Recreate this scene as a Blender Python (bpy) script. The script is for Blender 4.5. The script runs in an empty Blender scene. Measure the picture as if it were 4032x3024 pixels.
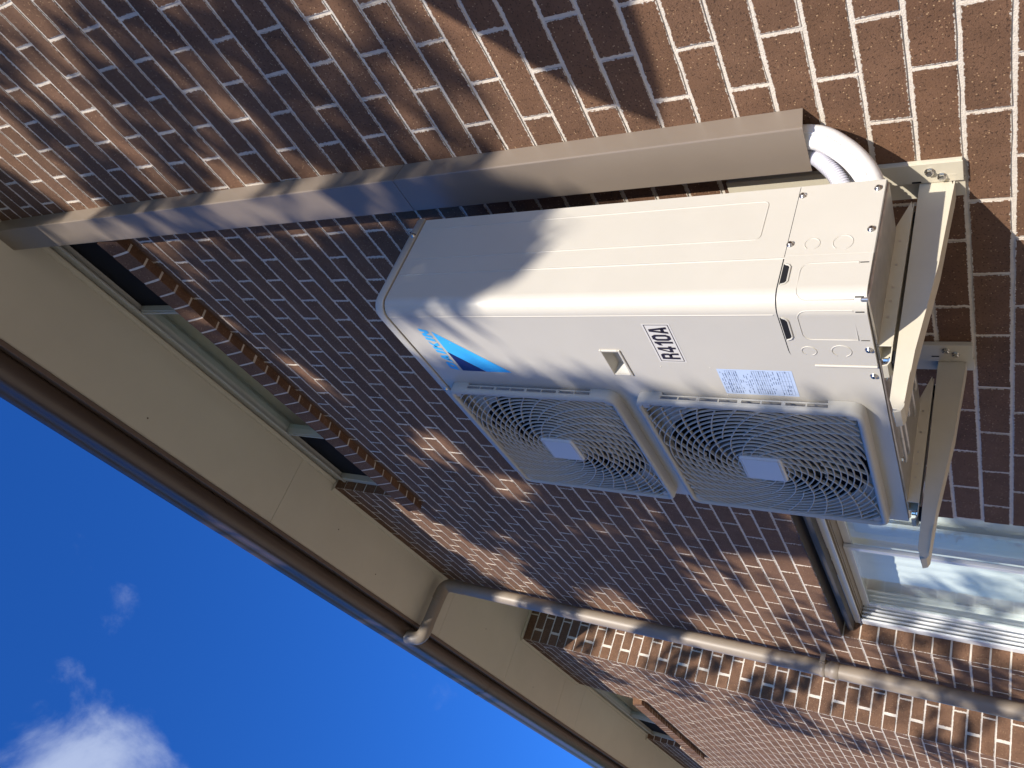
import bpy, math, random
import numpy as np
from mathutils import Matrix, Vector
random.seed(7); rng = np.random.default_rng(11)
SC = bpy.context.scene
COL = SC.collection

# ------------------------------------------------------------------ camera (phone held sideways: raw picture lies on its side)
def rotv(w):
    w = np.array(w); t = np.linalg.norm(w); k = w/t
    K = np.array([[0, -k[2], k[1]], [k[2], 0, -k[0]], [-k[1], k[0], 0]])
    return np.eye(3)+math.sin(t)*K+(1-math.cos(t))*K@K
CAM_R = rotv((0.95783859, 0.55036047, -0.24508213)) @ np.array([[0, 0, -1], [-1, 0, 0], [0, 1, 0]], float)
CAM_C = np.array((0.94091532, -1.44696233, -0.66268558)); CAM_F = 3183.73
def proj(P):
    q = CAM_R @ (np.array(P)-CAM_C)
    return (2016+CAM_F*q[0]/q[2], 1512+CAM_F*q[1]/q[2], q[2])
cd = bpy.data.cameras.new('camera'); cam = bpy.data.objects.new('camera', cd); COL.objects.link(cam)
cd.sensor_fit = 'HORIZONTAL'; cd.sensor_width = 36; cd.lens = CAM_F/4032*36; cd.clip_start = .01; cd.clip_end = 2000
u, v, d = CAM_R
cam.matrix_world = Matrix(((u[0], -v[0], -d[0], CAM_C[0]), (u[1], -v[1], -d[1], CAM_C[1]), (u[2], -v[2], -d[2], CAM_C[2]), (0, 0, 0, 1)))
SC.camera = cam

# ------------------------------------------------------------------ sun, sky, exposure
SUN = Vector((1.42, -1.0, .86))                       # direction towards the sun
sun_el = math.atan2(SUN.z, math.hypot(SUN.x, SUN.y)); sun_az = math.atan2(SUN.x, SUN.y)
W = bpy.data.worlds.new('World'); SC.world = W; W.use_nodes = True
nt = W.node_tree; nt.nodes.clear()
def wn(t, **k):
    n = nt.nodes.new(t)
    for a, b in k.items(): setattr(n, a, b)
    return n
sky = wn('ShaderNodeTexSky', sky_type='NISHITA', sun_disc=False, sun_elevation=sun_el, sun_rotation=sun_az, altitude=300, air_density=1.0, dust_density=.15, ozone_density=4.5)
hsv = wn('ShaderNodeHueSaturation'); hsv.inputs['Hue'].default_value = .5; hsv.inputs['Saturation'].default_value = 1.15
nt.links.new(sky.outputs[0], hsv.inputs['Color'])
tnt = wn('ShaderNodeVectorMath', operation='MULTIPLY'); tnt.inputs[1].default_value = (.54, 1.08, 1.86); nt.links.new(hsv.outputs[0], tnt.inputs[0])
tc = wn('ShaderNodeTexCoord')
nz = wn('ShaderNodeTexNoise'); nz.inputs['Scale'].default_value = 9; nz.inputs['Detail'].default_value = 9; nz.inputs['Roughness'].default_value = .58; nz.inputs['Distortion'].default_value = .5
nt.links.new(tc.outputs['Generated'], nz.inputs['Vector'])
nz2 = wn('ShaderNodeTexNoise'); nz2.inputs['Scale'].default_value = 2.2; nz2.inputs['Detail'].default_value = 3
nt.links.new(tc.outputs['Generated'], nz2.inputs['Vector'])
cdir = Vector(CAM_R.T @ np.array(((300-2016)/CAM_F, (3120-1512)/CAM_F, 1.))).normalized()     # the one fair-weather cloud in view
dist = wn('ShaderNodeVectorMath', operation='DISTANCE'); dist.inputs[1].default_value = cdir
nt.links.new(tc.outputs['Generated'], dist.inputs[0])
near = wn('ShaderNodeMapRange'); near.inputs['From Min'].default_value = .03; near.inputs['From Max'].default_value = .125; near.inputs['To Min'].default_value = .45; near.inputs['To Max'].default_value = 0
nt.links.new(dist.outputs['Value'], near.inputs['Value'])
a1 = wn('ShaderNodeMath', operation='MULTIPLY_ADD'); a1.inputs[1].default_value = .35; nt.links.new(nz2.outputs['Fac'], a1.inputs[0]); nt.links.new(nz.outputs['Fac'], a1.inputs[2])
a2 = wn('ShaderNodeMath', operation='ADD'); nt.links.new(a1.outputs[0], a2.inputs[0]); nt.links.new(near.outputs[0], a2.inputs[1])
cm = wn('ShaderNodeMapRange', interpolation_type='SMOOTHSTEP'); cm.inputs['From Min'].default_value = .80; cm.inputs['From Max'].default_value = 1.22; cm.inputs['To Max'].default_value = .85
nt.links.new(a2.outputs[0], cm.inputs['Value'])
mixc = wn('ShaderNodeMix', data_type='RGBA'); mixc.inputs[7].default_value = (3.9, 4.6, 6.4, 1)
nt.links.new(cm.outputs[0], mixc.inputs[0]); nt.links.new(tnt.outputs[0], mixc.inputs[6])
bg = wn('ShaderNodeBackground'); bg.inputs['Strength'].default_value = .088
wo = wn('ShaderNodeOutputWorld'); nt.links.new(mixc.outputs[2], bg.inputs['Color']); nt.links.new(bg.outputs[0], wo.inputs['Surface'])
sl = bpy.data.lights.new('sun', 'SUN'); sl.energy = 5.0; sl.angle = math.radians(.53); sl.color = (1, .93, .83)
so = bpy.data.objects.new('sun', sl); COL.objects.link(so); so.rotation_euler = (-SUN).to_track_quat('-Z', 'Y').to_euler(); so.location = (8, -6, 6)
SC.view_settings.view_transform = 'Standard'; SC.view_settings.look = 'None'; SC.view_settings.gamma = 1; SC.view_settings.exposure = .58
SC.render.engine = 'CYCLES'; SC.cycles.max_bounces = 8

# ------------------------------------------------------------------ helpers
class MB:
    def __init__(s): s.v = []; s.f = []; s.sm = []; s.tone = []; s.ed = []
    def add(s, vs, fs, sm=False, tone=0.):
        o = len(s.v); s.v += [tuple(p) for p in vs]
        for f in fs: s.f.append(tuple(i+o for i in f)); s.sm.append(sm); s.tone.append(tone)
        return s
    def box(s, a, b, **k):
        x0, y0, z0 = a; x1, y1, z1 = b
        return s.add([(x0, y0, z0), (x1, y0, z0), (x1, y1, z0), (x0, y1, z0), (x0, y0, z1), (x1, y0, z1), (x1, y1, z1), (x0, y1, z1)],
                     [(0, 3, 2, 1), (4, 5, 6, 7), (0, 1, 5, 4), (1, 2, 6, 5), (2, 3, 7, 6), (3, 0, 4, 7)], **k)
    def tube(s, path, r, n=10, sm=True, caps=True, radii=None, closed=False):
        P = [Vector(p) for p in path]; m = len(P); vs = []; up = None
        for i, p in enumerate(P):
            if closed: t = (P[(i+1) % m]-P[i-1])
            else: t = P[min(i+1, m-1)]-P[max(i-1, 0)]
            t.normalize()
            if up is None:
                up = Vector((0, 0, 1)) if abs(t.z) < .9 else Vector((1, 0, 0))
            up = (up-t*up.dot(t)); up.normalize(); w = t.cross(up)
            rr = radii[i] if radii else r
            rx, ry = rr if isinstance(rr, tuple) else (rr, rr)
            for k in range(n):
                a = 2*math.pi*k/n; vs.append(p+up*math.cos(a)*rx+w*math.sin(a)*ry)
        fs = []
        for i in range(m if closed else m-1):
            j = (i+1) % m
            for k in range(n): fs.append((i*n+k, i*n+(k+1) % n, j*n+(k+1) % n, j*n+k))
        s.add(vs, fs, sm)
        if caps and not closed: s.add(vs[:n], [tuple(range(n))[::-1]]); s.add(vs[-n:], [tuple(range(n))])
        return s
    def prism(s, poly, f0, f1, **k):      # poly in 2D, f0/f1 map 2D -> 3D on the two ends
        n = len(poly); vs = [f0(*p) for p in poly]+[f1(*p) for p in poly]
        fs = [tuple(range(n)), tuple(range(2*n-1, n-1, -1))]+[(i, i+n, (i+1) % n+n, (i+1) % n) for i in range(n)]
        return s.add(vs, fs, **k)
    def lathe(s, c, ax, prof, n=16, sm=True):   # prof: (radius, height along ax)
        ax = Vector(ax).normalized(); e = Vector((0, 0, 1)) if abs(ax.z) < .9 else Vector((1, 0, 0)); e = (e-ax*e.dot(ax)).normalized(); w = ax.cross(e); c = Vector(c); vs = []
        for r, h in prof:
            for k in range(n):
                a = 2*math.pi*k/n; vs.append(c+ax*h+(e*math.cos(a)+w*math.sin(a))*r)
        fs = [(i*n+k, i*n+(k+1) % n, (i+1)*n+(k+1) % n, (i+1)*n+k) for i in range(len(prof)-1) for k in range(n)]
        s.add(vs, fs, sm); s.add(vs[-n:], [tuple(range(n))]); s.add(vs[:n], [tuple(range(n))[::-1]])
        return s
    def mesh(s, name, mat):
        me = bpy.data.meshes.new(name); me.from_pydata(s.v, [], s.f)
        me.polygons.foreach_set('use_smooth', s.sm)
        if any(s.tone):
            at = me.attributes.new('tone', 'FLOAT', 'FACE'); at.data.foreach_set('value', s.tone)
        if len(s.ed) == len(s.v) > 0:
            at = me.attributes.new('edge', 'FLOAT_VECTOR', 'POINT'); at.data.foreach_set('vector', np.array(s.ed, dtype=np.float32).ravel())
        me.materials.append(mat); me.update(); return me
    def build(s, name, mat, parent=None, bevel=0, recalc=True):
        me = s.mesh(name, mat)
        if recalc:
            import bmesh
            b = bmesh.new(); b.from_mesh(me); bmesh.ops.recalc_face_normals(b, faces=b.faces); b.to_mesh(me); b.free()
        o = bpy.data.objects.new(name, me); COL.objects.link(o); o.parent = parent
        if bevel:
            m = o.modifiers.new('bevel', 'BEVEL'); m.width = bevel; m.segments = 2; m.limit_method = 'ANGLE'; m.angle_limit = math.radians(40)
        return o
def tag(o, label, cat, group=None, kind=None):
    o['label'] = label; o['category'] = cat
    if group: o['group'] = group
    if kind: o['kind'] = kind
    return o
def thing(name, label, cat, group=None):
    return tag(bpy.data.objects.new(name, None), label, cat, group) if False else _thing(name, label, cat, group)
def _thing(name, label, cat, group):
    o = bpy.data.objects.new(name, None); COL.objects.link(o); o.empty_display_size = .1
    return tag(o, label, cat, group)
def smoothpath(pts, n=8):
    P = [Vector(p) for p in pts]; out = []
    for i in range(len(P)-1):
        a = P[max(i-1, 0)]; b = P[i]; c = P[i+1]; e = P[min(i+2, len(P)-1)]
        for k in range(n):
            t = k/n
            out.append(.5*((2*b)+(c-a)*t+(2*a-5*b+4*c-e)*t*t+(3*b-a-3*c+e)*t**3))
    return out+[P[-1]]

# ------------------------------------------------------------------ materials
def mat(name, col, rough=.5, metal=0., spec=.5, var=0., vscale=20., bump=0., bscale=200., coat=0.):
    m = bpy.data.materials.new(name); m.use_nodes = True; t = m.node_tree; b = t.nodes['Principled BSDF']
    b.inputs['Base Color'].default_value = (*col, 1); b.inputs['Roughness'].default_value = rough; b.inputs['Metallic'].default_value = metal
    b.inputs['Specular IOR Level'].default_value = spec
    if coat: b.inputs['Coat Weight'].default_value = coat; b.inputs['Coat Roughness'].default_value = .1
    g = t.nodes.new('ShaderNodeNewGeometry')
    if var:
        n = t.nodes.new('ShaderNodeTexNoise'); n.inputs['Scale'].default_value = vscale; n.inputs['Detail'].default_value = 6; n.inputs['Roughness'].default_value = .65
        t.links.new(g.outputs['Position'], n.inputs['Vector'])
        r = t.nodes.new('ShaderNodeMapRange'); r.inputs['From Min'].default_value = .3; r.inputs['From Max'].default_value = .7; r.inputs['To Min'].default_value = 1-var; r.inputs['To Max'].default_value = 1+var*.4
        t.links.new(n.outputs['Fac'], r.inputs['Value'])
        x = t.nodes.new('ShaderNodeVectorMath'); x.operation = 'SCALE'; x.inputs[0].default_value = col; t.links.new(r.outputs[0], x.inputs['Scale']); t.links.new(x.outputs[0], b.inputs['Base Color'])
        r2 = t.nodes.new('ShaderNodeMapRange'); r2.inputs['To Min'].default_value = max(0, rough-.12); r2.inputs['To Max'].default_value = min(1, rough+.12); t.links.new(n.outputs['Fac'], r2.inputs['Value']); t.links.new(r2.outputs[0], b.inputs['Roughness'])
    if bump:
        n = t.nodes.new('ShaderNodeTexNoise'); n.inputs['Scale'].default_value = bscale; n.inputs['Detail'].default_value = 4
        t.links.new(g.outputs['Position'], n.inputs['Vector'])
        q = t.nodes.new('ShaderNodeBump'); q.inputs['Strength'].default_value = bump; q.inputs['Distance'].default_value = .002
        t.links.new(n.outputs['Fac'], q.inputs['Height']); t.links.new(q.outputs[0], b.inputs['Normal'])
    return m
def brick_mat():
    m = bpy.data.materials.new('brick_clay'); m.use_nodes = True; t = m.node_tree; b = t.nodes['Principled BSDF']; L = t.links.new
    N = lambda k, **kw: [setattr((n := t.nodes.new(k)), a, c) for a, c in kw.items()] and n or n if kw else t.nodes.new(k)
    g = t.nodes.new('ShaderNodeNewGeometry'); oi = t.nodes.new('ShaderNodeObjectInfo'); at = t.nodes.new('ShaderNodeAttribute'); at.attribute_name = 'tone'
    ad = t.nodes.new('ShaderNodeMath'); ad.operation = 'ADD'; L(oi.outputs['Random'], ad.inputs[0]); L(at.outputs['Fac'], ad.inputs[1])
    fr = t.nodes.new('ShaderNodeMath'); fr.operation = 'FRACT'; L(ad.outputs[0], fr.inputs[0])
    cr = t.nodes.new('ShaderNodeValToRGB'); L(fr.outputs[0], cr.inputs[0])
    e = cr.color_ramp.elements; e[0].position = 0; e[0].color = (.142, .077, .045, 1); e[1].position = 1; e[1].color = (.196, .104, .060, 1)
    for p, c in ((.25, (.174, .093, .054, 1)), (.5, (.156, .086, .052, 1)), (.75, (.178, .097, .058, 1)), (.9, (.132, .071, .043, 1))):
        q = e.new(p); q.color = c
    def noise(sc, det=4, rough=.6, ty='ShaderNodeTexNoise'):
        n = t.nodes.new(ty); n.inputs['Scale'].default_value = sc; n.inputs['Detail'].default_value = det; n.inputs['Roughness'].default_value = rough; L(g.outputs['Position'], n.inputs['Vector']); return n
    def rng_(src, a, c, d, e_):
        r = t.nodes.new('ShaderNodeMapRange'); r.inputs[1].default_value = a; r.inputs[2].default_value = c; r.inputs[3].default_value = d; r.inputs[4].default_value = e_; L(src, r.inputs[0]); return r.outputs[0]
    def mixv(fac, a, bcol, ty='MIX'):
        x = t.nodes.new('ShaderNodeMix'); x.data_type = 'RGBA'; x.blend_type = ty; L(fac, x.inputs[0]); L(a, x.inputs[6])
        if isinstance(bcol, tuple): x.inputs[7].default_value = bcol
        else: L(bcol, x.inputs[7])
        return x.outputs[2]
    n1 = noise(14, 5); c = cr.outputs[0]
    sc = t.nodes.new('ShaderNodeVectorMath'); sc.operation = 'SCALE'; L(c, sc.inputs[0]); L(rng_(n1.outputs['Fac'], .3, .7, .82, 1.16), sc.inputs['Scale']); c = sc.outputs[0]
    # sand-coloured grit
    vo = t.nodes.new('ShaderNodeTexVoronoi'); vo.inputs['Scale'].default_value = 150; L(g.outputs['Position'], vo.inputs['Vector'])
    k1 = rng_(vo.outputs['Distance'], .16, .27, 1, 0)
    wn_ = t.nodes.new('ShaderNodeTexWhiteNoise'); L(vo.outputs['Color'], wn_.inputs['Vector']); k2 = rng_(wn_.outputs['Value'], .70, .80, 0, 1)
    mu = t.nodes.new('ShaderNodeMath'); mu.operation = 'MULTIPLY'; L(k1, mu.inputs[0]); L(k2, mu.inputs[1])
    c = mixv(mu.outputs[0], c, (.46, .30, .17, 1))
    # dark pits
    n3 = noise(170, 3, .7); k3 = rng_(n3.outputs['Fac'], .36, .42, .75, 0); c = mixv(k3, c, (.05, .028, .02, 1))
    # pale bloom of mortar wash
    n4 = noise(9, 8, .72); k4 = rng_(n4.outputs['Fac'], .64, .76, 0, .42); c = mixv(k4, c, (.46, .38, .33, 1))
    # mortar smeared raggedly over the arrises
    ea = t.nodes.new('ShaderNodeAttribute'); ea.attribute_name = 'edge'; ab = t.nodes.new('ShaderNodeVectorMath'); ab.operation = 'ABSOLUTE'; L(ea.outputs['Vector'], ab.inputs[0])
    sx = t.nodes.new('ShaderNodeSeparateXYZ'); L(ab.outputs[0], sx.inputs[0])
    def m2(op, a, b2):
        q = t.nodes.new('ShaderNodeMath'); q.operation = op
        for i, w in enumerate((a, b2)):
            if isinstance(w, (int, float)): q.inputs[i].default_value = w
            else: L(w, q.inputs[i])
        return q.outputs[0]
    dm = m2('MINIMUM', m2('MULTIPLY', m2('SUBTRACT', 1, sx.outputs['X']), .115), m2('MULTIPLY', m2('SUBTRACT', 1, sx.outputs['Z']), .038))
    n6 = noise(120, 4, .65); n7 = noise(16, 3); ext = m2('MULTIPLY', m2('SUBTRACT', n6.outputs['Fac'], .46), m2('MULTIPLY', n7.outputs['Fac'], .028))
    k6 = m2('MULTIPLY', rng_(m2('SUBTRACT', dm, ext), 0, .0008, 1, 0), rng_(sx.outputs['Y'], .01, .04, 1, 0)); c = mixv(k6, c, (.62, .56, .48, 1))
    L(c, b.inputs['Base Color']); b.inputs['Roughness'].default_value = .88; b.inputs['Specular IOR Level'].default_value = .25
    # wire-cut drag texture
    mp = t.nodes.new('ShaderNodeMapping'); mp.inputs['Scale'].default_value = (1, 1, 1.7); L(g.outputs['Position'], mp.inputs['Vector'])
    n5 = t.nodes.new('ShaderNodeTexNoise'); n5.inputs['Scale'].default_value = 190; n5.inputs['Detail'].default_value = 6; n5.inputs['Roughness'].default_value = .75; L(mp.outputs[0], n5.inputs['Vector'])
    h = t.nodes.new('ShaderNodeMath'); h.operation = 'MULTIPLY_ADD'; h.inputs[1].default_value = -.5; L(k3, h.inputs[0]); L(n5.outputs['Fac'], h.inputs[2])
    bp = t.nodes.new('ShaderNodeBump'); bp.inputs['Strength'].default_value = .9; bp.inputs['Distance'].default_value = .0035; L(h.outputs[0], bp.inputs['Height']); L(bp.outputs[0], b.inputs['Normal'])
    return m
def leafmat(name, a, bcol):
    m = bpy.data.materials.new(name); m.use_nodes = True; t = m.node_tree; b = t.nodes['Principled BSDF']
    n = t.nodes.new('ShaderNodeTexNoise'); n.inputs['Scale'].default_value = 6; g = t.nodes.new('ShaderNodeNewGeometry'); t.links.new(g.outputs['Position'], n.inputs['Vector'])
    x = t.nodes.new('ShaderNodeMix'); x.data_type = 'RGBA'; x.inputs[6].default_value = (*a, 1); x.inputs[7].default_value = (*bcol, 1); t.links.new(n.outputs['Fac'], x.inputs[0]); t.links.new(x.outputs[2], b.inputs['Base Color'])
    b.inputs['Roughness'].default_value = .5
    return m
def glassmat(name, tint, alpha):
    m = bpy.data.materials.new(name); m.use_nodes = True; t = m.node_tree; t.nodes.clear()
    o = t.nodes.new('ShaderNodeOutputMaterial'); mx = t.nodes.new('ShaderNodeMixShader'); f = t.nodes.new('ShaderNodeFresnel'); f.inputs['IOR'].default_value = 1.32
    tr = t.nodes.new('ShaderNodeBsdfTransparent'); tr.inputs[0].default_value = (*tint, 1); gl = t.nodes.new('ShaderNodeBsdfGlossy'); gl.inputs['Roughness'].default_value = .015
    ge = t.nodes.new('ShaderNodeNewGeometry'); iv = t.nodes.new('ShaderNodeMath'); iv.operation = 'SUBTRACT'; iv.inputs[0].default_value = 1; t.links.new(ge.outputs['Backfacing'], iv.inputs[1]); ml = t.nodes.new('ShaderNodeMath'); ml.operation = 'MULTIPLY'; t.links.new(f.outputs[0], ml.inputs[0]); t.links.new(iv.outputs[0], ml.inputs[1])
    t.links.new(ml.outputs[0], mx.inputs[0]); t.links.new(tr.outputs[0], mx.inputs[1]); t.links.new(gl.outputs[0], mx.inputs[2]); t.links.new(mx.outputs[0], o.inputs[0])
    return m
M = dict(  # measured-looking base colours
    brick=brick_mat(),
    mortar=mat('mortar', (.66, .595, .51), .95, spec=.15, var=.14, vscale=60, bump=1., bscale=330),
    white=mat('ivory_enamel', (.495, .465, .402), .42, spec=.4, var=.05, vscale=3, bump=.04, bscale=900),
    plast=mat('ivory_plastic', (.43, .41, .36), .45, spec=.4, var=.05, vscale=9),
    pad=mat('pale_plastic', (.55, .55, .53), .35, var=.03, vscale=9),
    dark=mat('dark_void', (.012, .012, .014), .8, spec=.2),
    blade=mat('fan_blade', (.10, .10, .10), .5),
    galv=mat('galvanised_steel', (.55, .53, .50), .32, metal=.85, var=.25, vscale=35),
    chrome=mat('screw_steel', (.62, .60, .56), .22, metal=1.),
    bracket=mat('bracket_enamel', (.535, .49, .385), .45, var=.05, vscale=12),
    cover=mat('taupe_steel', (.205, .166, .130), .36, spec=.5, var=.06, vscale=4, bump=.03, bscale=500),
    pipe=mat('taupe_pvc', (.250, .206, .158), .46, spec=.45, var=.08, vscale=7),
    soffit=mat('soffit_paint', (.545, .51, .405), .8, var=.06, vscale=2.5, bump=.15, bscale=150),
    fascia=mat('fascia_paint', (.125, .085, .062), .55, var=.12, vscale=6),
    gutter=mat('gutter_steel', (.075, .052, .038), .36, spec=.6, var=.12, vscale=5),
    alu=mat('white_aluminium', (.66, .67, .67), .35, var=.05, vscale=10),
    cream=mat('cream_aluminium', (.45, .45, .40), .4, var=.05, vscale=8),
    lintel=mat('painted_lintel', (.05, .042, .036), .6, var=.2, vscale=12),
    glass=glassmat('window_glass', (.93, .96, .95), 1), screen=mat('fly_screen', (.016, .016, .018), .9, spec=.1),
    pale_backing=mat('white_blind', (.80, .80, .79), .8, var=.05, vscale=3), room=mat('room_paint', (.12, .12, .115), .9),
    hosew=mat('white_wrap', (.76, .74, .71), .45, bump=.2, bscale=120), hoseg=mat('grey_conduit', (.52, .51, .56), .4),
    blue=mat('logo_blue', (.05, .42, .84), .4), navy=mat('logo_navy', (.012, .018, .10), .4), ink=mat('label_ink', (.02, .012, .012), .5),
    sticker=mat('clear_sticker', (.60, .57, .515), .35), foil_sky=mat('foil_sky_tint', (.45, .54, .70), .35), foilink=mat('foil_ink', (.12, .16, .27), .5),  # the rating label's blue is sky reflection put into its base colour
    grass=mat('lawn', (.06, .10, .03), .9, var=.4, vscale=3), bounce_pave=mat('bounce_paving', (.50, .43, .33), .9, var=.15, vscale=4),
    bark=mat('bark', (.10, .075, .055), .9, var=.3, vscale=15), leaf=leafmat('leaf_green', (.035, .07, .02), (.09, .13, .04)), leaf2=leafmat('broad_leaf', (.03, .08, .025), (.05, .11, .035)),
    roof=mat('roof_tile', (.10, .07, .055), .8, var=.2, vscale=5), rust=mat('rusty_steel', (.10, .055, .035), .8, var=.4, vscale=30),
)

# ------------------------------------------------------------------ setting: ground
GZ = -2.25; ZS = 3.20
g = MB(); g.add([(-300, -300, GZ), (300, -300, GZ), (300, 300, GZ), (-300, 300, GZ)], [(0, 1, 2, 3)]); g.build('ground', M['grass'])['kind'] = 'structure'
g = MB(); g.box((-18, -7.5, GZ-.1), (9, -.005, GZ+.05)); g.build('path', M['bounce_pave'])['kind'] = 'structure'  # unseen pale slab added to bounce warm light onto soffit and wall

# ------------------------------------------------------------------ brickwork
BH, BL, JT = .086, .24, .0090
def brick_variant(i, L=.23, Hh=.076, D=.1):
    r = random.Random(100+i); nx, nz = 4, 2
    P = [(-L/2+L*k/nx, -Hh/2) for k in range(nx)]+[(L/2, -Hh/2+Hh*k/nz) for k in range(nz)]+[(L/2-L*k/nx, Hh/2) for k in range(nx)]+[(-L/2, Hh/2-Hh*k/nz) for k in range(nz)]
    P = [(x+r.uniform(-.0016, .0016), z+r.uniform(-.0016, .0016)) for x, z in P]; n = len(P)
    tilt = [(r.uniform(-.0006, .0006)) for _ in P]
    b = MB(); vs = [(x, tl, z) for (x, z), tl in zip(P, tilt)]+[(x, D, z) for x, z in P]
    b.add(vs, [tuple(range(n))]+[(k, k+n, (k+1) % n+n, (k+1) % n) for k in range(n)], tone=r.random()+.001)
    b.ed = [(x/(L/2), 0 if y < .01 else 1, z/(Hh/2)) for x, y, z in b.v]
    return b
VAR = [brick_variant(i) for i in range(24)]
VMESH = [b.mesh('brick', M['brick']) for b in VAR]
def head_phase(n): return 0. if n % 2 == 0 else .12
def wall_rects(x0, x1, z0, z1, ops):
    """split the wall rectangle around its openings"""
    rects = []; zs = sorted({z0, z1, *[o[2] for o in ops], *[o[3] for o in ops]}); zs = [z for z in zs if z0 <= z <= z1]
    for a, b in zip(zs, zs[1:]):
        m = (a+b)/2; cuts = sorted([(o[0], o[1]) for o in ops if o[2] < m < o[3]]); x = x0
        for ca, cb in cuts:
            if ca > x: rects.append((x, ca, a, b))
            x = max(x, cb)
        if x < x1: rects.append((x, x1, a, b))
    return rects
def course_bricks(x0, x1, z0, z1, ops, shear=.036, endtrim=None, base=0., flip=False):
    out = []
    n0 = math.floor(-z1/BH)-1; n1 = math.ceil(-z0/BH)+1
    for n in range(n0, n1):
        zb = -BH*(n+1)+JT/2; zt = -BH*n-JT/2
        za, zc = max(zb, z0), min(zt, z1)
        if zc-za < .012: continue
        off = base+head_phase(n+1 if flip else n)+shear*(zb+zt)/2+random.uniform(-.004, .004)
        lo, hi = x0, x1
        if endtrim: lo, hi = endtrim(n, x0, x1)
        spans = [(lo, hi, za, zc)]
        for o in ops:                                  # cut openings out of this course
            new = []
            for (a, b, c, d_) in spans:
                if o[3] <= c+.004 or o[2] >= d_-.004: new.append((a, b, c, d_)); continue
                if o[2] > c+.02 and o[2] < d_: new.append((max(a, o[0]), min(b, o[1]), c, o[2]))
                if o[3] < d_-.02 and o[3] > c: new.append((max(a, o[0]), min(b, o[1]), o[3], d_))
                if a < o[0]: new.append((a, min(b, o[0]), c, d_))
                if b > o[1]: new.append((max(a, o[1]), b, c, d_))
            spans = [s for s in new if s[1]-s[0] > .02]
        for a, b, c, d_ in spans:
            k = math.floor((a-off)/BL)
            while off+k*BL < b:
                p = max(a, off+k*BL+JT/2); q = min(b, off+(k+1)*BL-JT/2)
                if b-q < .014: q = b
                if p-a < .014: p = a
                if q-p > .025: out.append((p, q, c, d_, random.randrange(24)))
                k += 1
    return out
def size_px(p3a, p3b, p3c):
    try:
        a, b, c = proj(p3a), proj(p3b), proj(p3c)
        if min(a[2], b[2], c[2]) < .05: return 0
        m = ((a[0]+b[0])/2, (a[1]+b[1])/2)
        if not (-60 < m[0] < 4092 and -60 < m[1] < 3084): return 0
        return abs((b[0]-a[0])*(c[1]-a[1])-(b[1]-a[1])*(c[0]-a[0]))
    except Exception: return 0
def lay(parent, items, xf, rot, limit=300):
    """items: (p,q,z0,z1,variant); xf maps (along, z) to the brick's world position on the face"""
    sc = [(size_px(xf(p, z0), xf(q, z0), xf(p, z1)), i) for i, (p, q, z0, z1, vv) in enumerate(items)]
    sc.sort(reverse=True); big = {i for s_, i in sc[:limit] if s_ > 0}
    rest = MB()
    R = Matrix.Rotation(rot, 3, 'Z')
    for i, (p, q, z0, z1, vv) in enumerate(items):
        c = Vector(xf((p+q)/2, (z0+z1)/2)); c = c+R @ Vector((0, random.uniform(-.0007, .0007), 0)); sx, sz = (q-p)/.23, (z1-z0)/.076
        if i in big:
            o = bpy.data.objects.new('brick', VMESH[vv]); COL.objects.link(o); o.parent = parent
            o.location = c; o.rotation_euler = (0, random.uniform(-.003, .003), rot); o.scale = (sx, 1, sz)
        else:
            B = VAR[vv]; rest.add([c+R @ Vector((x*sx, y, z*sz)) for x, y, z in B.v], B.f, tone=random.random()+.001); rest.ed += B.ed
    if rest.v:
        o = rest.build('brick_field', M['brick'], parent, recalc=False); o['kind'] = 'stuff'
def mortar(parent, rects, f, ins=.0024, back=.098):
    b = MB()
    for (a, c, z0, z1) in rects: b.add([f(x, y, z) for x, y, z in ((a, ins, z0), (c, ins, z0), (c, back, z0), (a, back, z0), (a, ins, z1), (c, ins, z1), (c, back, z1), (a, back, z1))],
                                       [(0, 3, 2, 1), (4, 5, 6, 7), (0, 1, 5, 4), (1, 2, 6, 5), (2, 3, 7, 6), (3, 0, 4, 7)])
    b.build('mortar', M['mortar'], parent)
XE = -4.40                                              # end of the main wall, behind the downpipe
W1 = (-2.68, -.265, 2.47, ZS); W3 = (-3.68, -2.07, -1.45, .178); XR = -5.60; W2 = (-9.20, -6.97, 2.47, ZS)
ZT = ZS-.002
wall = thing('brick_wall', 'brown brick wall with cream mortar carrying the air conditioner', 'wall')
ident = lambda x, y, z: (x, y, z)
items = course_bricks(XE, 1.9, GZ, ZT, [W1, W3]); lay(wall, items, lambda x, z: (x, 0, z), 0)
mortar(wall, wall_rects(XE+.004, 1.9, GZ, ZT, [(W1[0]-.003, W1[1]+.003, W1[2]-.001, ZT), (W3[0]-.003, W3[1]+.003, W3[2]-.001, W3[3]+.001)]), ident)
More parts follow.
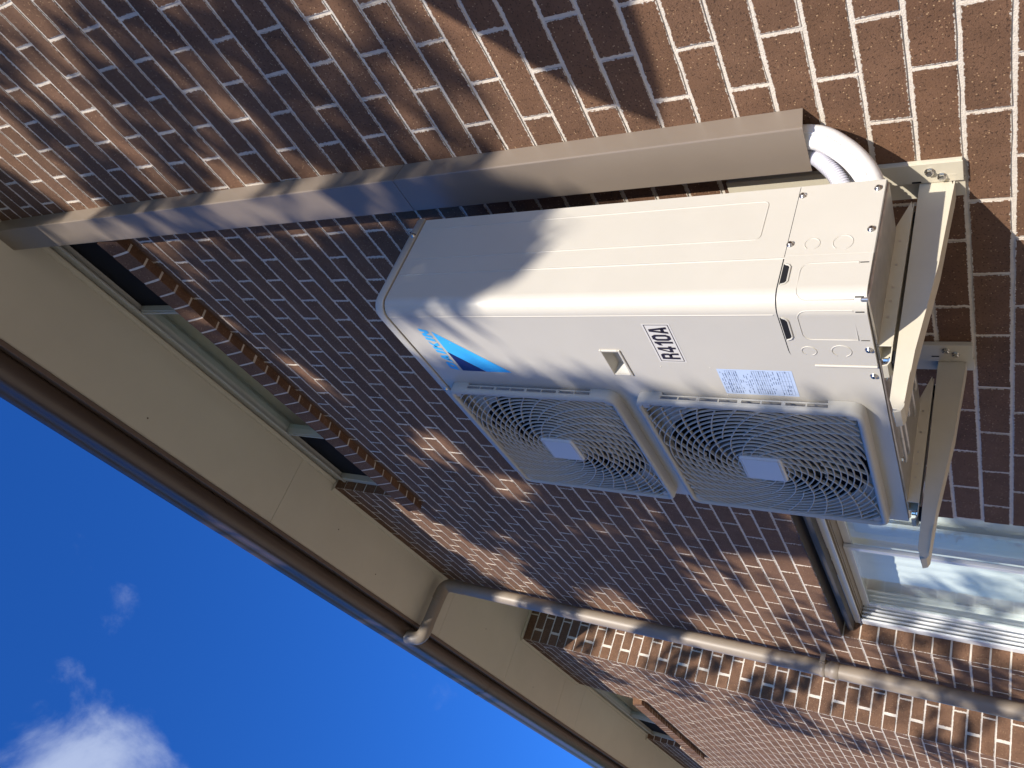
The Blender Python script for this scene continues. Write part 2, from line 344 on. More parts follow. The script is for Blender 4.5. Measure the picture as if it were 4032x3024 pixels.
def sill(parent, x0, x1):
    th = math.radians(15); dy = Vector((0, -math.cos(th), -math.sin(th))); dn = Vector((0, -math.sin(th), math.cos(th)))
    base = Vector((0, -.042, 2.452)); x = x1; k = 0; mo = MB()
    b = MB(); r = random.Random(5); P = []
    hw, hh, ln = .0375, .090, .17
    for (u_, w_) in ((-hw, 0), (0, 0), (hw, 0), (hw, hh/2), (hw, hh), (0, hh), (-hw, hh), (-hw, hh/2)):
        P.append((u_+r.uniform(-.001, .001), w_+r.uniform(-.0012, .0012)))
    vs = [Vector((a, 0, 0))+dn*c for a, c in P]+[Vector((a, 0, 0))+dn*c-dy*ln for a, c in P]; n = len(P)
    b.add(vs, [tuple(range(n))]+[(i, i+n, (i+1) % n+n, (i+1) % n) for i in range(n)]); me = b.mesh('sill_brick', M['brick'])
    while x-.038 > x0:
        o = bpy.data.objects.new('sill_brick', me); COL.objects.link(o); o.parent = parent
        o.location = base+Vector((x-.038, random.uniform(-.001, .001), random.uniform(-.001, .001))); o.rotation_euler = (0, random.uniform(-.012, .012), random.uniform(-.01, .01))
        x -= .086
    q = lambda a, c, l: Vector((a, base.y, base.z))+dn*c-dy*l
    mo.add([q(x0+.05, .002, .002), q(x1-.004, .002, .002), q(x1-.004, .002, ln), q(x0+.05, .002, ln), q(x0+.05, hh-.002, .002), q(x1-.004, hh-.002, .002), q(x1-.004, hh-.002, ln), q(x0+.05, hh-.002, ln)],
           [(0, 3, 2, 1), (4, 5, 6, 7), (0, 1, 5, 4), (1, 2, 6, 5), (2, 3, 7, 6), (3, 0, 4, 7)])
    mo.build('sill_mortar', M['mortar'], parent)
sill(wall, W1[0]-.07, -.318)
l = MB(); l.box((W3[0]+.004, -.002, .1725), (W3[1]-.004, .085, .1765)); l.build('lintel', M['lintel'], wall)
l = MB(); r = random.Random(3); xs = np.linspace(W3[0]+.01, W3[1]-.01, 90)
l.tube([(x, .0005+r.uniform(-.002, .001), .1755+r.uniform(-.002, .003)) for x in xs], .003, 5, radii=[.0025+.002*r.random() for _ in xs]); l.build('rust_edge', M['rust'], wall)

wallr = thing('brick_wall', 'short brick return wall facing sideways beside the brown downpipe', 'wall')
def retx(n, a, b): return (0.0, b) if n % 2 else (.12, b)
it = course_bricks(0, 1.3, GZ, ZT, [], shear=0, endtrim=retx, flip=True)
lay(wallr, it, lambda y, z: (XR, y, z), math.pi/2, 300)
mortar(wallr, [(.09, 1.3, GZ, ZT)], lambda a, y, z: (XR-y, a, z))
b = MB(); b.box((XR, 1.3, GZ), (XE, 1.4, ZT)); b.build('recess_back', M['mortar'], wallr)

wallf = thing('brick_wall', 'far brown brick wall with a high window beyond the return corner', 'wall')
def farx(n, a, b): return (a, b-.12) if n % 2 else (a, b)
it = course_bricks(-14, XR, GZ, ZT, [W2], shear=0, endtrim=farx, base=XR+.005)
lay(wallf, it, lambda x, z: (x, 0, z), 0, 300)
mortar(wallf, wall_rects(-14, XR-.005, GZ, ZT, [(W2[0]-.001, W2[1]+.001, W2[2]-.001, ZT)]), ident)
sill(wallf, W2[0]-.07, W2[1]+.05)

# ------------------------------------------------------------------ windows
def high_window(op, panes, label):
    t = thing('high_window', label, 'window', 'high windows under the eave'); x0, x1 = op[0]+.004, op[1]-.004; z0, z1 = 2.6, ZS-.004
    b = MB(); b.box((x0, .055, z1-.07), (x1, .125, z1)); b.box((x0, .055, z0), (x1, .125, z0+.05)); b.build('frame', M['cream'], t, .003)
    b = MB(); b.box((x0, .045, z1-.095), (x1, .055, z1-.075)); b.build('head_bead', M['cream'], t, .002)
    for a, c in ((x0, x0+.045), (x1-.045, x1)):
        b = MB(); b.box((a, .054, z0+.05), (c, .126, z1-.07)); b.build('jamb', M['cream'], t, .003)
    for (a, c, kind) in panes:
        f = MB(); f.box((a-.028, .06, z0+.05), (a, .12, z1-.07)); f.box((a-.02, .052, z0+.05), (a-.008, .06, z1-.07)); f.build('mullion', M['cream'], t, .002)
        p = MB(); p.box((a, .092, z0+.05), (c, .096, z1-.07)); p.build('pane' if kind else 'fly_screen', M['glass'] if kind else M['screen'], t)
    b = MB(); b.add([(x0, .3, z0), (x1, .3, z0), (x1, .3, z1+.0), (x0, .3, z1)], [(0, 1, 2, 3)]); b.build('pale_backing', M['soffit'], t)  # sheet in soffit colour added to lighten the panes like its reflection
    return t
high_window(W1, [(-.90, -.31, 0), (-2.07, -.93, 1), (-2.635, -2.10, 0)], 'long cream framed high window above the air conditioner')
high_window(W2, [(-8.36, -7.01, 1), (-9.15, -8.39, 0)], 'distant cream framed high window in the far brick wall')

sw = thing('sliding_window', 'white framed sliding window with reflective glass below the lintel', 'window')
x0, x1, z0, z1 = W3[0]+.004, W3[1]-.004, W3[2]+.02, W3[3]-.030
b = MB(); b.box((x0, .04, z1-.03), (x1, .088, z1)); b.build('head_board', M['lintel'], sw, .002)
b = MB()
b.box((x0, .088, z1-.062), (x1, .098, z1-.031)); b.build('head_frame', M['alu'], sw, .0015)
b = MB()
for i, (ya, yb, hh) in enumerate(((.098, .108, .030), (.108, .116, .018), (.116, .126, .034), (.126, .134, .018), (.134, .215, .034))): b.box((x0, ya, z1-.03-hh), (x1, yb, z1-.0312))
b.build('head_track', M['pipe'], sw, .0012)
b = MB()
for i, (ya, yb, hh) in enumerate(((.088, .098, .060), (.098, .111, .030), (.111, .120, .055), (.120, .133, .030), (.133, .142, .055), (.142, .155, .030), (.155, .162, .055), (.162, .20, .03))): b.box((x0, ya, z0), (x0+hh, yb, z1-.066))
b.build('jamb_frame', M['alu'], sw, .0015)
b = MB(); b.box((x1-.05, .088, z0), (x1, .15, z1-.066)); b.build('jamb_frame', M['alu'], sw, .0015)
b = MB(); b.box((x0+.06, .088, z0-.01), (x1-.05, .15, z0+.04)); b.build('sill_frame', M['alu'], sw, .0015)
for (a, c, yy) in ((-3.61, -2.862, .176), (-2.935, -2.14, .198)):
    s_ = MB(); s_.box((a, yy-.008, z0+.04), (a+.026, yy+.012, z1-.066)); s_.box((c-.026, yy-.008, z0+.04), (c, yy+.012, z1-.066)); s_.box((a+.026, yy-.006, z1-.10), (c-.026, yy+.01, z1-.066)); s_.box((a+.026, yy-.006, z0+.04), (c-.026, yy+.01, z0+.09))
    o = s_.build('sash', M['alu'], sw, .0015)
    p = MB(); p.box((a+.025, yy-.001, z0+.09), (c-.025, yy+.003, z1-.099)); p.build('pane', M['glass'], o)
b = MB(); n = 60
vs = []
for i in range(n+1):
    x = x0+(x1-x0)*i/n; y = .29+.0025*math.sin(i*1.9)+.002*math.sin(i*4.3); vs += [(x, y, z0), (x, y, z1-.06)]
b.add(vs, [(2*i, 2*i+2, 2*i+3, 2*i+1) for i in range(n)], True); b.build('curtain', M['pale_backing'], sw)
b = MB(); b.box((x0-.25, .2005, z0-.1), (x0-.001, .34, z1+.1)); b.build('reveal_lining', M['pale_backing'], sw)
b = MB(); b.box((x0-.25, .2165, z1-.064), (x1+.2, .34, z1-.03)); b.build('reveal_lining', M['pale_backing'], sw)
b = MB(); b.box((x0-.25, .102, z0-.1), (x0-.002, .2, z1+.1)); b.build('reveal_lining', M['pale_backing'], sw)
b = MB(); b.box((-2.80, .225, z0), (-2.70, .245, z1-.12)); b.build('security_bar', M['alu'], sw, .002)
b = MB(); b.add([(x0-.3, .9, z0-.2), (x1+.3, .9, z0-.2), (x1+.3, .9, z1+.3), (x0-.3, .9, z1+.3)], [(0, 1, 2, 3)]); b.build('room_wall', M['room'], sw)

# ------------------------------------------------------------------ eave: soffit sheets, beads, fascia; gutter; roof
ev = thing('eave', 'wide beige boxed eave with sheet joints and brown fascia board', 'eave')
cuts = [2.2, -.10, -2.35, -4.39, -5.56, -6.70, -7.20, -9.6, -12., -14.]
for a, c in zip(cuts, cuts[1:]):
    b = MB(); b.box((c+.0012, -.42, ZS), (a-.0012, .3, ZS+.006)); b.build('soffit_sheet', M['soffit'], ev)
b = MB(); b.box((XR+.001, .302, ZS), (XE-.001, 1.3, ZS+.006)); b.build('soffit_sheet', M['soffit'], ev)
def bead(x0, x1, y):
    b = MB(); k = .022
    pr = [(0, 0), (-k, 0)]+[(-k*math.cos(a), -k*math.sin(a)) for a in np.linspace(.2, 1.37, 5)]+[(0, -k)]
    b.prism(pr, lambda p, q: (x0, y+p, ZS+q-.0005), lambda p, q: (x1, y+p, ZS+q-.0005)); b.build('bead', M['soffit'], ev)
bead(W1[1], 2.2, -.001); bead(XE, W1[0], -.001); bead(W2[1], XR, -.001); bead(-14, W2[0], -.001); bead(W1[0]+.01, W1[1]-.01, .044); bead(W2[0]+.01, W2[1]-.01, .044)
b = MB(); b.box((XR+.0005, 0, ZS-.0225), (XR+.022, 1.3, ZS-.0005)); b.build('bead', M['soffit'], ev, .006)
b = MB(); b.box((-14, -.446, ZS-.012), (2.2, -.421, ZS+.17)); b.build('fascia', M['fascia'], ev, .003)
for x, y in ((-3.42, -.30), (-5.0, -.13), (-2.9, -.2), (-1.3, -.33), (-6.1, -.3)):
    b = MB(); b.lathe((x, y, ZS-.0003), (0, 0, -1), [(.005, 0), (.005, .0006), (.003, .0012)], 8); b.build('nail_head', M['fascia'], ev)
gt = thing('roof_gutter', 'dark brown metal roof gutter running along the eave edge', 'gutter')
b = MB(); gp = [(-.448, 3.36), (-.449, 3.245), (-.462, 3.232), (-.52, 3.228), (-.548, 3.236), (-.566, 3.255), (-.571, 3.275), (-.574, 3.292), (-.586, 3.306), (-.598, 3.318), (-.6035, 3.334), (-.601, 3.346), (-.592, 3.350), (-.587, 3.344)]
vs = []
for x in (-14, -9, -5.4, -2.7, 0, 2.2): vs += [(x, y, z) for y, z in gp]
n = len(gp); b.add(vs, [(i*n+k, i*n+k+1, (i+1)*n+k+1, (i+1)*n+k) for i in range(5) for k in range(n-1)], True)
o = b.build('trough', M['gutter'], gt); m = o.modifiers.new('sheet', 'SOLIDIFY'); m.thickness = .0012; m.offset = -1
b = MB(); vs = []
for x in (-5.42, -5.40):
    vs += [(x, y-.002*(1 if y < -.5 else 0), z-.0018) for y, z in gp[1:]]
n2 = n-1; b.add(vs, [(k, k+1, n2+k+1, n2+k) for k in range(n2-1)], True); b.build('joint_strap', M['gutter'], gt)
rf = thing('tiled_roof', 'dark tiled roof rising above the gutter', 'roof')
b = MB(); b.box((0, 0, 0), (16.4, 4.5, .03)); o = b.build('tile_sheet', M['roof'], rf); o.location = (-14.1, -.50, 3.40); o.rotation_euler = (math.radians(22), 0, 0)
for i in range(12):
    b = MB(); b.box((0, i*.35, .03), (16.4, i*.35+.36, .045)); o = b.build('tile_course', M['roof'], rf); o.location = (-14.1, -.50, 3.40); o.rotation_euler = (math.radians(22), 0, 0)

# ------------------------------------------------------------------ downpipe
dp = thing('downpipe', 'round taupe plastic downpipe with elbows fixed to the brick wall', 'downpipe')
PX, PY, PR = -4.115, -.072, .047
b = MB(); b.tube([(PX, PY, z) for z in np.linspace(GZ+.05, 2.95, 12)], PR, 24); b.build('pipe', M['pipe'], dp)
def elbow(c0, c1, c2, r, rb=.075):
    c0, c1, c2 = Vector(c0), Vector(c1), Vector(c2); a = c1+(c0-c1).normalized()*rb; e = c1+(c2-c1).normalized()*rb
    return [c0]+[a*(1-t)**2+c1*2*t*(1-t)+e*t*t for t in np.linspace(0, 1, 10)]+[c2]
b = MB(); b.tube(elbow((PX, PY, 2.93), (PX, PY, 3.115), (PX+.02, -.20, 3.112), PR), PR+.0025, 24); b.build('elbow', M['pipe'], dp)
b = MB(); b.tube([(PX+.015, -.17, 3.112), (PX+.03, -.44, 3.108)], PR, 24); b.build('pipe', M['pipe'], dp)
b = MB(); b.tube(elbow((PX+.028, -.40, 3.109), (PX+.035, -.525, 3.107), (PX+.04, -.53, 3.238), PR), PR+.0025, 24); b.build('elbow', M['pipe'], dp)
b = MB(); b.lathe((PX, PY, .235), (0, 0, 1), [(PR+.001, 0), (PR+.004, .002), (PR+.004, .05), (PR+.001, .052)], 24); b.build('coupling', M['pipe'], dp)
cl = MB(); cl.lathe((PX, PY, .31), (0, 0, 1), [(PR+.001, 0), (PR+.0035, .001), (PR+.0035, .029), (PR+.001, .03)], 24); cl.box((PX+PR-.006, PY+.01, .311), (PX+PR+.028, PY+.016, .339)); cl.box((PX+PR+.012, PY+.016, .3112), (PX+PR+.018, .001, .3388)); c = cl.build('clamp', M['pipe'], dp)
b = MB(); b.lathe((PX+PR+.022, PY+.01, .325), (0, -1, 0), [(.006, 0), (.006, .004), (.004, .005)], 6, False); b.build('bolt', M['chrome'], c)

# ------------------------------------------------------------------ pipe cover (duct) on the wall
cv = thing('pipe_cover', 'tall taupe sheet metal pipe cover running up the wall to the eave', 'duct')
CX0, CX1, CY = -.313, -.1924, -.0635
def cover_part(z0, z1, tip, gap):
    b = MB(); r = .003
    pr = [(CX0, -.0004), (CX0, CY+r), (CX0+r*.3, CY+r*.3), (CX0+r, CY), (CX1-r, CY), (CX1-r*.3, CY+r*.3), (CX1, CY+r), (CX1, -.0004)]
    vs = []
    for z, tp in ((z0, tip), (z1, gap)):
        for x, y in pr: vs.append((x, y, z+tp*(-y/.0635)))
    n = len(pr); b.add(vs, [(k, k+1, n+k+1, n+k) for k in range(n-1)])
    o = b.build('cover_section', M['cover'], cv); m = o.modifiers.new('sheet', 'SOLIDIFY'); m.thickness = .0012; m.offset = -1
    return o
cover_part(-.225, .8635, -.010, .012); cover_part(.8655, ZS-.001, .012, 0)

# ------------------------------------------------------------------ hoses
h = MB(); hp = smoothpath([(-.243, -.031, -.10), (-.244, -.032, -.235), (-.262, -.058, -.30), (-.305, -.098, -.35), (-.36, -.15, -.372)], 10); h.tube(hp, .026, 16)
t = thing('insulated_pipe', 'thick white wrapped pipe bending from the cover behind the unit', 'pipe'); pw = h.build('pipe_wrap', M['hosew'], t)
h = MB(); off = [Vector(p)+Vector((.022, -.012, .003)) for p in hp]; h.tube(off, .0035, 8, radii=[.0035+(.0012 if i % 2 else 0) for i in range(len(off))]); h.build('zip_seam', M['hosew'], t)
h = MB(); hp2 = smoothpath([(-.284, -.036, -.12), (-.285, -.040, -.225), (-.294, -.068, -.268), (-.320, -.105, -.300), (-.365, -.155, -.318)], 44); h.tube(hp2, .018, 14, radii=[.0165 if (i//2) % 2 else .0190 for i in range(len(hp2))])
tag(h.build('corrugated_conduit', M['hoseg']), 'grey corrugated flexible conduit in front of the white wrapped pipe', 'conduit')
h = MB(); h.tube(smoothpath([(-.296, -.032, -.1), (-.297, -.036, -.23), (-.325, -.06, -.30), (-.375, -.13, -.335)], 10), .0125, 12)
tag(h.build('drain_pipe', M['hosew']), 'thin white pipe tucked behind the grey corrugated conduit', 'pipe')

# ------------------------------------------------------------------ wall brackets
def bracket(XW, label, big):
    t = thing('wall_bracket', label, 'bracket', 'brackets under the air conditioner')
    w = .056 if big else .075
    b = MB(); x0, x1 = XW+.002, XW+w
    b.box((x0, -.013, -.514), (x1, -.0095, -.02)); b.box((x0-.0, -.0095, -.512), (x0+.003, .0005, -.02)); b.box((x1-.003, -.0095, -.512), (x1, .0005, -.02))
    b.box((XW-.05, -.0045, -.516), (XW+.0018, .0005, -.02)); b.build('leg', M['bracket'], t, .0012)
    yz = [(-.006, -.43), (-.565, -.434), (-.585, -.441), (-.588, -.456), (-.580, -.459), (-.455, -.4645), (-.24, -.486), (-.03, -.497), (-.006, -.49)]
    b = MB(); b.prism(yz, lambda y, z: (XW, y, z), lambda y, z: (XW-.003, y, z)); b.build('arm_web', M['bracket'], t, .0008)
    fl = [(-.012, -.4975), (-.24, -.4865), (-.455, -.465), (-.58, -.4595), (-.590, -.455), (-.594, -.444)]
    b = MB(); vs = []
    for y, z in fl: vs += [(XW+.0005, y, z), (XW-.05, y, z)]
    b.add(vs, [(2*i, 2*i+1, 2*i+3, 2*i+2) for i in range(len(fl)-1)]); o = b.build('arm_flange', M['bracket'], t); m = o.modifiers.new('s', 'SOLIDIFY'); m.thickness = .003
    b = MB(); b.prism(yz, lambda y, z: (XW-.047, y, z), lambda y, z: (XW-.05, y, z)); b.build('arm_web', M['bracket'], t, .0008)
    b = MB(); b.prism([(-.50, -.4618), (-.57, -.4592), (-.575, -.4575), (-.52, -.458)], lambda y, z: (XW+.0045, y, z-.001), lambda y, z: (XW+.001, y, z-.001)); b.build('end_lug', M['bracket'], t, .001)
    for (x, z) in ((x1-.022, -.452), (x1-.038, -.474)):
        k = MB(); k.lathe((x, -.013, z), (0, -1, 0), [(.0105, 0), (.0105, .0012)], 16, False); k.lathe((x, -.0142, z), (0, -1, 0), [(.0085, 0), (.0085, .006), (.006, .0072)], 6, False); k.build('bolt', M['chrome'], t)
    for (x, z, a) in ((x1-.050, -.425, 0), (x1-.036, -.492, 1)):
        k = MB(); pr = [(x+.0025*math.cos(q)+(0 if a else 0), z+.0025*math.sin(q)+(.007 if math.sin(q) > 0 else -.007)) for q in np.linspace(.2, 2*math.pi+.2, 13)[:-1]]
        k.prism(pr, lambda p, q: (p, -.0134, q), lambda p, q: (p, -.0129, q)); k.build('slot', M['dark' if not a else 'bracket'], t)
    return t
bracket(-.424, 'cream steel wall bracket nearest the pipe cover under the unit', True)
bracket(-1.080, 'cream steel wall bracket farther along the wall beside the sliding window', False)

# ------------------------------------------------------------------ air conditioner
ac = thing('air_conditioner', 'tall ivory outdoor air conditioning unit with two fan grilles', 'air conditioner')
X1, X2, YF, YB, ZB, ZTp = -.2807, -1.181, -.45, -.1404, -.3956, .7745; RC = .037
def wrap(u_):
    """position and normal along the casing: u=0 back right edge -> side -> rounded corner -> front towards -X"""
    s1 = YB-(YF+RC); a = RC*math.pi/2
    if u_ < s1: return X1, YB-u_, 1., 0.
    if u_ < s1+a:
        q = (u_-s1)/RC; return X1-RC+RC*math.cos(q), YF+RC-RC*math.sin(q), math.cos(q), -math.sin(q)
    return X1-RC-(u_-s1-a), YF, 0., -1.
U1 = YB-(YF+RC); U2 = U1+RC*math.pi/2
uy = lambda y: YB-y                      # side coordinate -> u
ux = lambda x: U2+(X1-RC)-x              # front coordinate -> u
def P(u_, z, o=0.): x, y, nx, ny = wrap(u_); return (x+nx*o, y+ny*o, z)
def sheet(us, zfun, o=0., thick=0., mb=None):
    """wrapped panel: columns us, zfun(u)->(z0,z1), outer offset o and thickness"""
    b = mb or MB(); vs = []; 
    for q in us:
        za, zb = zfun(q); vs += [P(q, za, o), P(q, zb, o)]+([P(q, za, o-thick), P(q, zb, o-thick)] if thick else [])
    k = 4 if thick else 2; n = len(us)
    for i in range(n-1):
        um = (us[i]+us[i+1])/2; sm = U1 < um < U2
        b.add([], []) ; base = 0
        f = [(k*i, k*i+k, k*i+k+1, k*i+1)]
        b.f += [] 
        fs = [f[0]]
        if thick: fs += [(k*i+1, k*i+k+1, k*i+k+3, k*i+3), (k*i, k*i+2, k*i+k+2, k*i+k)]
        if i == 0: o0 = len(b.v); b.v += [tuple(p) for p in vs]
        for j, ff in enumerate(fs): b.f.append(tuple(x+o0 for x in ff)); b.sm.append(sm and j == 0 and not thick); b.tone.append(0.)
    if thick:
        for i in (0, n-1): b.f.append(tuple(x+o0 for x in (k*i, k*i+1, k*i+3, k*i+2))); b.sm.append(False); b.tone.append(0.)
    return b
arcs = list(np.linspace(U1, U2, 9))
# casing: side and corner, front strip with the handle pocket cut out, left side, back
b = MB(); sheet([0, uy(-.3365)]+arcs+[ux(-.3185)], lambda q: (ZB, ZTp), 0, 0, b)
xs = [-.3185, -.452, -.543, -.622]; zz = [ZB, .161, .203, ZTp]
for i in range(3):
    for j in range(3):
        if i == 1 and j == 1: continue
        b.add([(xs[i], YF, zz[j]), (xs[i+1], YF, zz[j]), (xs[i+1], YF, zz[j+1]), (xs[i], YF, zz[j+1])], [(0, 1, 2, 3)])
b.add([(X2, YF, ZB), (X2, YB, ZB), (X2, YB, ZTp), (X2, YF, ZTp)], [(0, 1, 2, 3)]); b.add([(X2, YB, ZB), (X1, YB, ZB), (X1, YB, ZTp), (X2, YB, ZTp)], [(0, 1, 2, 3)])
b.build('casing', M['white'], ac, recalc=False)
# fan panel with two round openings
FC = [(-.893, .4915), (-.893, -.0895)]; FR = .243
b = MB(); N = 64
def ring(cx, cz, xa, xb, za, zb):
    cir, sq = [], []
    for k in range(N):
        a = 2*math.pi*k/N; c_, s_ = math.cos(a), math.sin(a); cir.append((cx+FR*c_, YF, cz+FR*s_))
        tx = ((xb if c_ > 0 else xa)-cx)/c_ if abs(c_) > 1e-9 else 1e9; tz = ((zb if s_ > 0 else za)-cz)/s_ if abs(s_) > 1e-9 else 1e9
        q = min(tx, tz); sq.append((cx+q*c_, YF, cz+q*s_))
    b.add(cir+sq, [(k, N+k, N+(k+1) % N, (k+1) % N) for k in range(N)])
    for (sx, sz) in ((xa, za), (xb, za), (xb, zb), (xa, zb)):     # fill corners
        d_ = sorted(range(N), key=lambda k: (sq[k][0]-sx)**2+(sq[k][2]-sz)**2)[:2]; b.add([(sx, YF, sz), sq[d_[0]], sq[d_[1]]], [(0, 1, 2)])
zm = (.226+.176)/2
ring(*FC[0], X2, -.622, zm, ZTp); ring(*FC[1], X2, -.622, ZB, zm)
b.build('fan_panel', M['white'], ac)
for cx, cz in FC:
    b = MB(); vs = []
    for r_, y in ((FR, YF), (FR-.008, YF+.01), (FR-.01, YF+.07)):
        vs += [(cx+r_*math.cos(2*math.pi*k/N), y, cz+r_*math.sin(2*math.pi*k/N)) for k in range(N)]
    b.add(vs, [(i*N+k, i*N+(k+1) % N, (i+1)*N+(k+1) % N, (i+1)*N+k) for i in range(2) for k in range(N)], True); b.build('bell_mouth', M['dark'], ac)  # shroud in near-black, carrying the shade inside the fan opening
    f = MB(); f.lathe((cx, YF+.09, cz), (0, -1, 0), [(.055, -.03), (.06, 0), (.055, .03), (.02, .04)], 20); fan = f.build('fan', M['blade'], ac)
    for k in range(3):
        a0 = 2*math.pi*k/3+.4; vs = []; nr, na = 4, 6
        for i in range(nr):
            r_ = .055+(.225-.055)*i/(nr-1)
            for j in range(na):
                a = a0+(j/(na-1)-.5)*(1.5+.2*i/(nr-1))+.35*i/(nr-1); vs.append((cx+r_*math.cos(a), YF+.085+.055*(j/(na-1)-.5), cz+r_*math.sin(a)))
        f = MB(); f.add(vs, [(i*na+j, i*na+j+1, (i+1)*na+j+1, (i+1)*na+j) for i in range(nr-1) for j in range(na-1)], True); f.build('fan_blade', M['blade'], fan)
b = MB(); b.add([(X2+.01, YB+.001, ZB+.01), (-.64, YB+.001, ZB+.01), (-.64, YB+.001, ZTp-.01), (X2+.01, YB+.001, ZTp-.01)], [(0, 1, 2, 3)])
b.box((X2+.012, YF+.16, ZB+.01), (-.63, YF+.165, ZTp-.01)); b.build('cavity_shade', M['dark'], ac)  # near-black sheets stand in for the shade inside the casing
# lid: rounded cap with a thin shadow gap
def lid_outline(o):
    pts = [(X1+o, YB+o)]+[(X1-RC+(RC+o)*math.cos(q), YF+RC-(RC+o)*math.sin(q)) for q in np.linspace(0, math.pi/2, 8)]
    pts += [(X2+RC-(RC+o)*math.sin(q), YF+RC-(RC+o)*math.cos(q)) for q in np.linspace(0, math.pi/2, 8)]+[(X2-o, YB+o)]
    return pts
b = MB(); lo = [(.0025, ZTp+.004), (.0035, ZTp+.006), (.0035, ZTp+.024), (.001, ZTp+.031), (-.006, ZTp+.035)]; rings_ = [lid_outline(o) for o, z in lo]; n = len(rings_[0]); vs = []
for (o, z), rg in zip(lo, rings_): vs += [(x, y, z) for x, y in rg]
b.add(vs, [(i*n+k, i*n+(k+1) % n, (i+1)*n+(k+1) % n, (i+1)*n+k) for i in range(len(lo)-1) for k in range(n)], True); b.add(vs[-n:], [tuple(range(n))]); b.add(vs[:n], [tuple(range(n))[::-1]])
b.build('lid', M['white'], ac)
b = MB(); rg = lid_outline(-.003); b.prism(rg, lambda x, y: (x, y, ZTp-.004), lambda x, y: (x, y, ZTp+.0042)); b.build('lid_gap', M['dark'], ac)
# side: raised panel edge, seams
def ridge(pts, r, name='ridge', m='white', parent=None):
    k = MB(); k.tube(pts, r, 6); return k.build(name, M[m], parent or ac)
rr = .012; pan = [P(uy(-.284), .752)]+[P(uy(-.284), z) for z in np.linspace(.7, -.15, 6)]+[P(uy(-.284+rr*(1-math.cos(q))), -.160-rr*math.sin(q)) for q in np.linspace(.2, 1.57, 4)]
pan += [P(uy(-.176-rr*(1-math.cos(q))), -.160-rr*math.sin(q)) for q in np.linspace(1.57, .2, 4)]+[P(uy(-.176), z) for z in np.linspace(-.14, .735, 6)]
ridge(pan, .0013, 'raised_edge')
def seam(us, zf, name='seam'): 
    k = MB(); sheet(us, zf, .0005, 0, k); return k.build(name, M['dark'], ac, recalc=False)
ridge([P(uy(-.3385), z, -.0002) for z in np.linspace(ZTp-.004, -.234, 5)], .0017, 'panel_edge')
ridge([P(ux(-.3195), z, -.0002) for z in np.linspace(ZTp-.004, -.222, 5)], .0015, 'panel_edge')
# service panels at the foot of the unit
ZC = -.2315
b = sheet([uy(-.143), uy(-.238), uy(-.3345)], lambda q: (ZB+.001, ZC), .0018, .003); side = b.build('side_service_panel', M['white'], ac, .0008)
ul = ux(-.477); rC = .042
def zc(q): return (ZB+.001, ZC-.0015 if q < ul-rC else ZC-.0015-rC*(1-math.sqrt(max(0, 1-((q-(ul-rC))/rC)**2))))
us = [uy(-.3365), uy(-.38)]+list(np.linspace(U1, U2, 29))+list(np.linspace(ux(-.33), ul-rC, 5))+[ul-rC+rC*math.sin(q) for q in np.linspace(.2, 1.57, 9)]
b = sheet(us, zc, .0042, .006); svc = b.build('service_cover', M['white'], ac)
def zg(q): z = zc(q)[1]; return (z-.001, z+.0036)
seam(us[:-1], zg, 'cover_gap'); seam([uy(-.143), uy(-.3345)], lambda q: (ZC-.001, ZC+.0014), 'cover_gap')
k = MB(); k.box((-.4795, YF-.0006, ZB+.002), (-.4772, YF+.001, -.276)); k.build('cover_gap', M['dark'], ac)
ridge([P(ul+.0075, z, .0015) for z in np.linspace(-.275, ZB+.002, 4)], .0036, 'cover_lip')
def pocket(uc, hw):      # finger notch as a flat dark patch, its inner shade put into the colour
    k = MB(); pts = [(uc-hw, -.2345), (uc+hw, -.2345), (uc+hw*.9, -.243), (uc+hw*.7, -.2468), (uc-hw*.7, -.2468), (uc-hw*.9, -.243)]
    k.add([P(q, z, .0046) for q, z in pts], [tuple(range(6))]); k.build('notch_shade', M['dark'], svc)
    ridge([P(q, z-.002, .0046) for q, z in pts[1:]+[(uc-hw, -.236)]], .0022, 'notch_lip', 'white', svc)
pocket(uy(-.384), .026); pocket(ux(-.358), .036)
def rrect(ua, ub, za, zb, ra, rb, o):   # knock-out outline: round at the top corners
    pts = [P(ua, zb, o)]+[P(ua, z, o) for z in np.linspace(zb, za-ra, 4)][1:]+[P(ua+ra*(1-math.cos(q)), za-ra+ra*math.sin(q), o) for q in np.linspace(.3, 1.57, 4)]
    pts += [P(ub-ra*(1-math.cos(q)), za-ra+ra*math.sin(q), o) for q in np.linspace(1.57, .3, 4)]+[P(ub, z, o) for z in np.linspace(za-ra, zb, 4)]+[P(ua, zb, o)]
    return pts
ridge(rrect(uy(-.358), uy(-.440), -.268, -.372, .018, 0, .0042), .0013, 'knockout', 'white', svc); ridge(rrect(ux(-.306), ux(-.393), -.268, -.370, .018, 0, .0042), .0013, 'knockout', 'white', svc)
def circ(uc, z, r, o, par): ridge([P(uc+r*math.cos(q), z+r*math.sin(q), o) for q in np.linspace(.6, 5.9, 18)], .0013, 'knockout', 'white', par)
circ(uy(-.305), -.279, .0145, .0018, side); circ(uy(-.305), -.336, .0185, .0018, side); circ(ux(-.431), -.272, .0145, .0042, svc); circ(ux(-.430), -.334, .0185, .0042, svc)
for q in (uy(-.360), uy(-.436), ux(-.309), ux(-.394)):
    k = MB(); k.add([P(q-.0012, -.3745, .0046), P(q+.0012, -.3745, .0046), P(q+.0012, -.390, .0046), P(q-.0012, -.390, .0046)], [(0, 1, 2, 3)]); k.build('drain_slot', M['dark'], svc)
